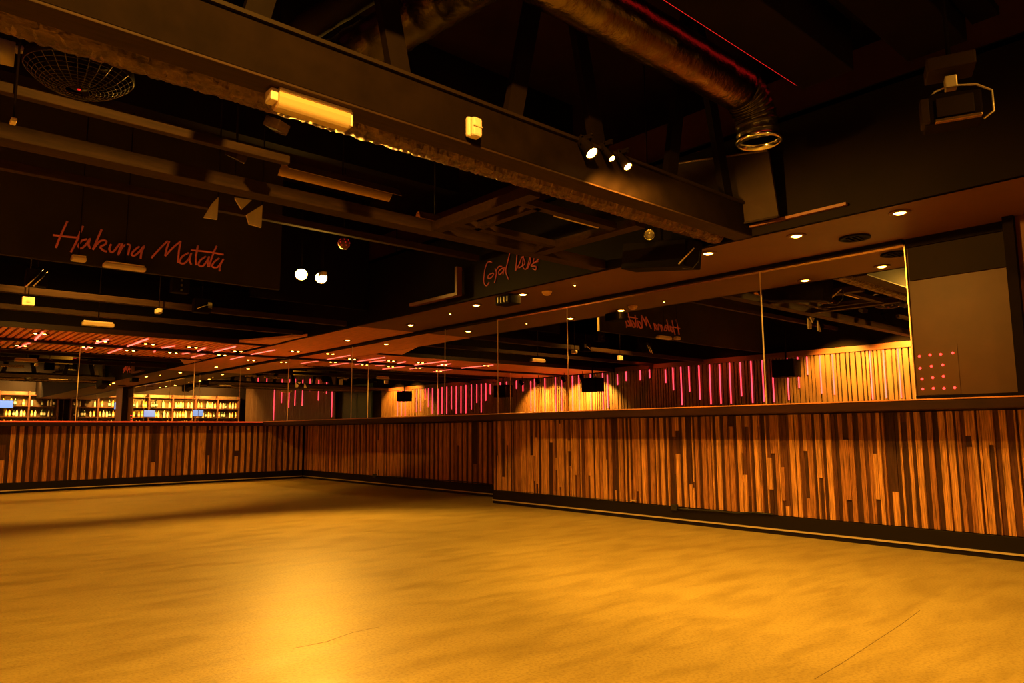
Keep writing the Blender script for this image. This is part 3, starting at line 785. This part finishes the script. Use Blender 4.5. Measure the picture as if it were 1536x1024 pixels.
# round wire cage lamp (big fan guard) at upper left
c = on('z', 2.98, 120, 112)
e = empty('round_cage', c, 'big round dark fan with wire guard hanging at the upper left', 'fan')
R_ = 0.27
mb = MB()
for k in range(11):
    rr = R_ * (0.25 + 0.75 * k / 10); zz = -0.10 + 0.10 * (k / 10) ** 2.2
    mb.tube([(rr * math.cos(t * PI / 18), rr * math.sin(t * PI / 18), zz) for t in range(37)], 0.0022, 5, caps=False)
for k in range(28):
    a = 2 * PI * k / 28
    mb.tube([(R_ * q * math.cos(a), R_ * q * math.sin(a), -0.10 + 0.10 * ((q - 0.25) / 0.75) ** 2.2) for q in (0.25, 0.5, 0.75, 1.0)], 0.0028, 5, caps=False)
mb.build('wire_guard', M['blackfoil'], e)
MB().lathe([(R_, 0.0), (R_ + 0.008, 0.008), (R_, 0.06), (R_ - 0.03, 0.10), (0.0001, 0.11)], n=40).build('hood', M['black'], e)
MB().lathe([(0.0001, -0.09), (0.05, -0.08), (0.06, -0.02), (0.05, 0.05)]).build('hub', M['board'], e)
mb = MB()
for k in range(5):
    T = Matrix.Rotation(2 * PI * k / 5, 3, 'Z') @ Matrix.Rotation(0.4, 3, 'X')
    mb.box(0.05, 0.22, -0.04, 0.04, -0.025, -0.021, T=T)
mb.build('blades', M['black'], e)
tag(MB().lathe([(0.0001, -0.094), (0.008, -0.092), (0.009, -0.086)]).build('indicator', M['redstrip'], e), 'small red indicator light')
MB().tube([(0, 0, 0.11), (0, 0, 1.4)], 0.015, 8).build('stem', M['black'], e)
# grey duct end at the left edge
p0, p1 = on('z', 3.12, -60, 62), on('z', 3.12, 22, 82)
e = empty('duct_end', (0, 0, 0), 'stubby grey-brown duct end at the left edge beside the round fan', 'duct')
MB().tube([p0 - (p1 - p0) * 2, p0, p1], [0.075, 0.075, 0.07], 20).build('duct_run', M['plate'], e)
MB().tube([p1 + Vector((0.0, 0, 0.03)), p1 + Vector((0.04, 0.0, 0.045))], 0.022, 10).build('clamp', M['white'], e)

# moving-head lantern at upper right
p = on('z', 2.72, 1430, 165)
e = empty('flood_light', p, 'black flood light in a wire yoke hanging at the upper right', 'flood light')
yaw = math.atan2(p.x, p.y)
e.rotation_euler = (0, 0, -yaw + 0.12)
MB().prism([(-0.15, -0.07, -0.09), (0.13, -0.07, -0.09), (0.13, -0.07, 0.07), (-0.10, -0.07, 0.09), (-0.16, -0.07, 0.05)], (0, 0.16, 0)).build('housing', M['black'], e, bevel=0.01)
MB().box(-0.09, 0.09, -0.085, -0.065, -0.06, 0.05).build('lens', M['board'], e, bevel=0.004)
MB().box(-0.165, -0.125, -0.10, 0.02, -0.085, 0.055).build('side_flap', M['boardbrown'], e, bevel=0.003)
MB().box(-0.10, 0.12, -0.10, -0.065, -0.092, -0.075).build('lower_rim', M['copper'], e, bevel=0.003)
MB().tube([(-0.15, 0.01, 0.05), (-0.08, 0.01, 0.13), (0.0, 0.01, 0.15), (0.12, 0.01, 0.13), (0.19, 0.01, 0.08), (0.19, 0.01, -0.04), (0.14, 0.01, -0.075)], 0.006, 8).build('yoke', M['alu'], e)
MB().box(-0.03, 0.03, -0.02, 0.05, 0.13, 0.20).build('clamp', M['alu'], e, bevel=0.006)
MB().tube([(0, 0.015, 0.3), (0, 0.015, 3.6395 - p.z)], 0.012, 8).build('stem', M['black'], e)
MB().box(-0.12, 0.12, -0.08, 0.12, 0.22, 0.30).build('bracket', M['boardbrown'], e, bevel=0.01)
xbeam('lighting_bar', 'black lighting bar at the upper right above the flood light', 3.4, XS, p.y - 0.06, p.y + 0.10, 3.64, 3.70, 'black', 'lighting bar')

# pale board leaning on the fascia
P = [on('x', 5.20, 1012, 246), on('x', 5.12, 1152, 226), on('x', 5.20, 1168, 325), on('x', 5.26, 1030, 352)]
e = empty('hanging_board', P[0], 'pale brown rectangular board hung on the right fascia right of the three lamps', 'board')
MB().prism([q - P[0] for q in P], (0.025, 0, 0)).build('panel', M['boardbrown'], e, bevel=0.003)
MB().tube([P[3] - P[0] + Vector((-0.01, 0, 0)), P[2] - P[0] + Vector((-0.01, 0, 0))], 0.008, 6).build('bottom_rail', M['board'], e)
MB().tube([Vector((-0.01, 0, 0)), P[1] - P[0] + Vector((-0.01, 0, 0))], 0.010, 6).build('top_rail', M['glitter'], e)
# orange edge and tab by the end of the big beam
tag(MB().box(5.29, 5.325, 2.2, 3.45, 2.60, 2.622).build('edge_lath', M['wallred']), 'thin red-brown lath along the fascia beneath the pale board', 'trim')
p = on('x', 5.28, 1067, 354)
tag(MB().box(5.27, 5.30, p.y - 0.03, p.y + 0.03, p.z - 0.025, p.z + 0.025).build('orange_tab', plain('orange_tab', (0.7, 0.14, 0.05), 0.5)), 'small orange tab at the end of the big beam', 'tag')
# speaker with a lens lamp before it
P0 = on('x', 5.18, 990, 385)
e = empty('hanging_speaker', P0, 'black box speaker hanging over the soffit edge where the big beam ends', 'speaker')
T = Matrix.Rotation(math.radians(8), 3, 'X')
MB().box(-0.10, 0.12, -0.36, 0.36, -0.115, 0.13, T=T).build('cabinet', M['black'], e, bevel=0.008)
MB().box(-0.108, -0.10, -0.34, 0.34, -0.10, 0.115, T=T).build('grille', M['fascia'], e)
MB().box(-0.01, 0.03, -0.02, 0.02, 0.12, 0.45).build('bracket', M['black'], e)
MB().tube([on('x', 5.09, *q) - P0 for q in [(1030, 372), (1030, 388), (1024, 402), (1038, 404), (1048, 392), (1050, 376)]], 0.004, 6).build('cable', M['cable'], e)
MB().tube([on('x', 5.06, 1018, 396) - P0, on('x', 5.06, 1041, 372) - P0], 0.006, 6).build('bright_rod', M['alu'], e)
p = on('x', 4.95, 974, 352)
e = empty('lens_lamp', p, 'small round unlit spotlight with a shiny lens above the black speaker', 'spotlight')
T = (CAMP - p).normalized().to_track_quat('Z', 'Y').to_matrix()
MB().lathe([(0.0001, -0.14), (0.03, -0.13), (0.042, -0.02), (0.046, 0.0), (0.040, 0.002)], T=T).build('can', M['black'], e)
MB().lathe([(0.0001, -0.004), (0.015, -0.002), (0.03, -0.012), (0.040, 0.0)], T=T).build('lens', M['lens'], e)
MB().lathe([(0.038, 0.0), (0.046, 0.006), (0.048, 0.0)], T=T).build('rim', M['chrome'], e)
MB().tube([(0, 0, 0.03), (0, 0, ZC - p.z)], 0.006, 6).build('stem', M['black'], e)
# small projector on the soffit
p = on('z', ZS - 0.06, 762, 450)
e = empty('projector', p, 'small dark effect projector with shiny stripes on the right soffit between downlights', 'projector')
MB().box(-0.09, 0.09, -0.13, 0.13, -0.06, 0.045).build('housing', M['black'], e, bevel=0.01)
for k in range(4):
    MB().box(-0.096, -0.088, -0.10 + k * 0.055, -0.08 + k * 0.055, -0.04, 0.02 + 0.005 * k).build('shiny_fin', M['chrome'], e)
MB().tube([(0, 0, 0.04), (0, 0, 0.062)], 0.02, 8).build('mount', M['black'], e)
# thin hanging wire
tag(MB().tube([on('y', 4.3, 977, 270), on('y', 4.3, 977, 310)], 0.004, 6).build('hanging_wire', M['copper']), 'thin bright hanging wire right of the three lamps', 'wire')
# mirror-dotted fixture near the twin lamps
p = on('y', 7.6, 516, 365)
e = empty('dotted_lantern', p, 'small dark round lantern pierced with dots above the two bright lamps', 'lantern')
MB().lathe([(0.0001, -0.075), (0.04, -0.065), (0.07, -0.02), (0.07, 0.02), (0.04, 0.06), (0.0001, 0.075)]).build('shade', M['wallred'], e)
mb = MB()
for k in range(7):
    for zz in (-0.035, 0.0, 0.035):
        a = k * 2 * PI / 7 + zz * 20
        rr = 0.072 if zz == 0 else 0.060
        mb.lathe([(0.0001, -0.006), (0.007, 0), (0.0001, 0.006)], (rr * math.cos(a), rr * math.sin(a), zz), 6)
mb.build('dots', M['redstrip'], e)
MB().tube([(0, 0, 0.07), (0, 0, 1.0)], 0.004, 6).build('cord', M['black'], e)
# little hanging fixtures with bright metal parts below the words
for i, (px, py) in enumerate([(56, 416), (272, 428), (305, 458), (487, 410), (597, 403), (240, 466)]):
    v = [9.0, 9.0, 9.1, 8.5, 8.5, 9.7][i]
    p = on('y', v, px, py)
    e = empty('effect_light', p, ['twin-rod effect light at the far left under the neon words', 'dark effect light with a row of shiny studs under the second word', 'dark effect light with a shiny bent arm under the second word',
        'tiny pale effect light right of the two bright lamps', 'tiny pale effect light farther right of the two bright lamps', 'tiny round light on the far rail under the neon words'][i], 'effect light')
    big = i < 3
    s_ = 0.10 if big else 0.035
    MB().box(-s_, s_, 0.0, 0.12, -s_ * 0.9, s_ * 0.9).build('housing', M['black'] if big else M['plate'], e, bevel=0.012)
    if i == 0:
        MB().tube([(-0.10, -0.01, -0.12), (0.05, -0.01, 0.09)], 0.009, 8).build('bright_rod', M['chrome'], e)
        MB().tube([(-0.03, -0.01, -0.10), (0.09, -0.01, 0.07)], 0.009, 8).build('bright_rod', M['chrome'], e)
    elif i == 1:
        for k in range(3):
            MB().box(-0.012, 0.012, -0.012, 0.0, -0.075 + k * 0.06, -0.045 + k * 0.06).build('stud', M['chrome'], e)
    elif i == 2:
        MB().tube([(-0.08, -0.01, -0.05), (0.0, -0.01, -0.01), (0.07, -0.01, 0.02)], 0.010, 8).build('arm', M['chrome'], e)
        MB().box(0.05, 0.10, -0.02, 0.0, -0.03, 0.04).build('arm_joint', M['chrome'], e)
    else:
        MB().box(-s_ * 0.5, s_ * 0.5, -0.01, 0.0, -s_ * 0.5, s_ * 0.5).build('lens', M['white'], e)
    MB().tube([(0, 0.05, s_ * 0.9), (0, 0.05, ZC - p.z)], 0.006, 6).build('stem', M['black'], e)

# ------------------------------------------------------------------ red dot panel on the end wall
pc = on('x', XM - 0.01, 1405, 557)
e = empty('red_dot_panel', pc, 'black panel with a grid of glowing red dots on the brown end wall', 'light panel')
pA, pB = on('x', XM - 0.01, 1371, 520), on('x', XM - 0.01, 1440, 590)
MB().box(0.025, 0.0299, pB.y - pc.y, pA.y - pc.y, pB.z - pc.z, pA.z - pc.z).build('panel', M['wallbrown'], e)
for q in [(1379, 534), (1395, 532), (1411, 531), (1429, 529), (1380, 552), (1397, 549), (1414, 547), (1383, 568), (1399, 566), (1415, 564), (1384, 583), (1400, 582), (1416, 582), (1432, 581)]:
    p = on('x', XM + 0.014, *q) - pc
    MB().lathe([(0.0001, 0.010), (0.007, 0.007), (0.010, 0.0)], p, 10, T=Matrix.Rotation(-PI / 2, 3, 'Y')).build('red_dot', M['redled'], e)

# ------------------------------------------------------------------ cables at the foot of the right panelling
P = [on('x', XR1 - 0.03, *q) for q in [(1012, 762), (1040, 764), (1075, 766), (1105, 769), (1130, 768), (1160, 771)]]
e = empty('floor_cable', (0, 0, 0), 'thin black cable with a plug along the foot of the near right panelling', 'cable')
MB().tube(P, 0.007, 6).build('wire', M['cable'], e)
MB().box(P[0].x - 0.02, P[0].x + 0.02, P[0].y - 0.035, P[0].y + 0.035, P[0].z - 0.02, P[0].z + 0.04).build('plug', M['cable'], e, bevel=0.006)
P = [on('x', XR1 - 0.03, *q) for q in [(748, 735), (800, 739), (850, 744), (900, 748), (948, 750)]]
e = empty('floor_cable', (0, 0, 0), 'thin cable running right from the panelling step above the kickboard', 'cable')
MB().tube(P, 0.003, 6).build('wire', M['cable'], e)
MB().box(P[-1].x - 0.01, P[-1].x + 0.01, P[-1].y - 0.05, P[-1].y + 0.01, P[-1].z - 0.005, P[-1].z + 0.006).build('metal_tip', M['alu'], e)
P = [on('x', XR2 - 0.03, *q) for q in [(562, 713), (600, 715), (650, 719), (700, 722), (738, 726)]]
e = empty('floor_cable', (0, 0, 0), 'thin cable along the set-back panelling left of the step', 'cable')
MB().tube(P, 0.007, 6).build('wire', M['cable'], e)
MB().box(P[0].x - 0.02, P[0].x + 0.02, P[0].y - 0.05, P[0].y + 0.05, P[0].z - 0.03, P[0].z + 0.03).build('plug', M['cable'], e, bevel=0.006)
for n_, q in ((11, [(1222, 1018), (1262, 995), (1312, 962), (1352, 936), (1380, 915)]), (12, [(440, 972), (490, 962), (530, 948), (568, 940)])):
    P = [on('z', 0, *a) for a in q]
    mb = MB()
    for a, b in zip(P, P[1:]):
        t = (b - a).normalized(); w_ = Vector((-t.y, t.x, 0)) * 0.0016
        mb.prism([a - w_, b - w_, b + w_, a + w_], (0, 0, 0.0004))
    o = mb.build(f'trim_{n_}', plain('crack', (0.16, 0.10, 0.04), 0.8)); tag(o, kind='structure')
# small scrap on the floor
p = on('z', 0, 178, 891)
tag(MB().prism([(p.x - 0.006, p.y - 0.004, 0.0), (p.x + 0.007, p.y - 0.002, 0.0), (p.x + 0.004, p.y + 0.005, 0)], (0, 0, 0.002)).build('paper_scrap', M['paper']), 'tiny pale paper scrap on the floor at lower left', 'scrap')

# ------------------------------------------------------------------ speakers in front of the slatted wall
for i, (y_, z_, sx) in enumerate([(12.62, 2.12, 0.26), (7.25, 2.18, 0.24)]):
    e = empty('wall_speaker', (XO + 0.95, y_, z_), ['black speaker reflected before the yellow slats left of the wide mirror', 'black speaker reflected before the slats right of the wide mirror joint'][i], 'speaker', 'speakers before the slatted wall')
    MB().box(-0.16, 0.16, -sx, sx, -0.18, 0.18).build('cabinet', M['black'], e, bevel=0.01)
    MB().box(0.16, 0.17, -sx * 0.92, sx * 0.92, -0.16, 0.16).build('grille', M['fascia'], e)
    MB().tube([(0, 0, 0.18), (0, 0, 0.9)], 0.02, 8).build('bracket', M['black'], e)
# violet and pink hoop lights high over the viewer's side
for i, (y_, m) in enumerate(((3.6, 'violet'), (3.9, 'pink'))):
    o = MB().tube([(0.3 + 0.5 * math.cos(t / 12 * PI), y_ + 0.12 * math.sin(t / 12 * PI), 4.389) for t in range(13)], 0.01, 6).build('glow_arc', M[m])
    tag(o, ['violet glowing arc up in the ceiling, reflected at the mirror end', 'pink glowing arc up in the ceiling, reflected at the mirror end'][i], 'light strip')

# ------------------------------------------------------------------ back bar with bottles (reflected in the left mirrors)
r = empty('back_bar', (0, YB, 0), 'gold-lit back bar shelving reflected in the left mirrors', 'shelving')
bx0, bx1 = -1.6, 6.2
MB().box(bx0, bx1, 0.02, 0.06, 0.0, 2.85).build('back_panel', M['barback'], r)
for z_ in (1.25, 1.72, 2.20, 2.70):
    MB().box(bx0, bx1, 0.06, 0.36, z_ - 0.03, z_).build('shelf', M['woodD'], r)
for k in range(8):
    x_ = bx0 + (bx1 - bx0) * k / 7
    MB().box(x_ - 0.03, x_ + 0.03, 0.06, 0.37, 0, 2.85).build('upright', M['woodD'], r)
for x_ in (-0.2, 2.2, 4.9): lamp('shelf_glow', 'AREA', (x_, YB + 1.3, 3.4), 330, col=(1, 0.56, 0.12), size=0.6, aim=(x_, YB, 1.7))  # unseen area lamps added to brighten the reflected bar


def bottle(mat):
    e = bpy.data.objects.new('bottle', None); COL.objects.link(e)
    MB().lathe([(0.0001, 0), (0.040, 0.0), (0.042, 0.02), (0.042, 0.19), (0.030, 0.23), (0.014, 0.26), (0.013, 0.31)], n=12).build('glass_body', M[mat], e)
    MB().lathe([(0.0435, 0.06), (0.0435, 0.15)], n=12).build('paper_label', M['paper'], e)
    MB().lathe([(0.015, 0.29), (0.016, 0.335), (0.0001, 0.336)], n=10).build('cap', M['black'], e)
    return e


protos = {k: bottle(k) for k in ('glassA', 'glassG', 'glassC')}
used = set()
nm = {'glassA': 'amber', 'glassG': 'dark', 'glassC': 'pale'}
sh = {1.25: 'lowest', 1.72: 'middle', 2.20: 'upper'}
for z_ in (1.25, 1.72, 2.20):
    x_ = bx0 + 0.12
    while x_ < bx1 - 0.1:
        k = random.choice(('glassA', 'glassA', 'glassC', 'glassC', 'glassG'))
        near = min(abs(x_ - (bx0 + (bx1 - bx0) * q / 7)) for q in range(8))
        if near > 0.09 and random.random() < 0.85:
            if k not in used: b = protos[k]; used.add(k)
            else: b = copy_tree(protos[k])
            b.location = (x_, YB + 0.2 + random.uniform(-0.03, 0.05), z_ + 0.001)
            s_ = random.uniform(0.95, 1.25); b.scale = (s_, s_, s_)
            tag(b, f'{nm[k]} bottle on the {sh[z_]} shelf of the reflected back bar', 'bottle', f'{nm[k]} bottles on the {sh[z_]} bar shelf')
        x_ += random.uniform(0.105, 0.16)
# blue screens by the bar
for i, (x_, z_) in enumerate(((4.2, 2.25), (0.6, 1.95), (2.9, 1.9))):
    e = empty('blue_screen', (x_, YB + 0.62, z_), ['glowing blue screen on the back bar, left one', 'glowing blue screen on the back bar, right one', 'glowing blue screen on the back bar, between the other two'][i], 'screen')
    MB().box(-0.28, 0.28, -0.03, 0.0, -0.18, 0.18).build('frame', M['black'], e)
    MB().box(-0.26, 0.26, 0.0, 0.006, -0.16, 0.16).build('display', M['blue'], e)
    MB().box(-0.02, 0.02, -0.24, -0.03, -0.02, 0.02).build('wall_arm', M['black'], e)

# ------------------------------------------------------------------ world and view
wd = bpy.data.worlds.new('world'); S.world = wd; wd.use_nodes = True
wd.node_tree.nodes['Background'].inputs[0].default_value = (0, 0, 0, 1)
S.view_settings.view_transform = 'Standard'
S.view_settings.look = 'None'
S.view_settings.exposure = 0.0
S.view_settings.gamma = 1.0
S.view_settings.use_curve_mapping = False
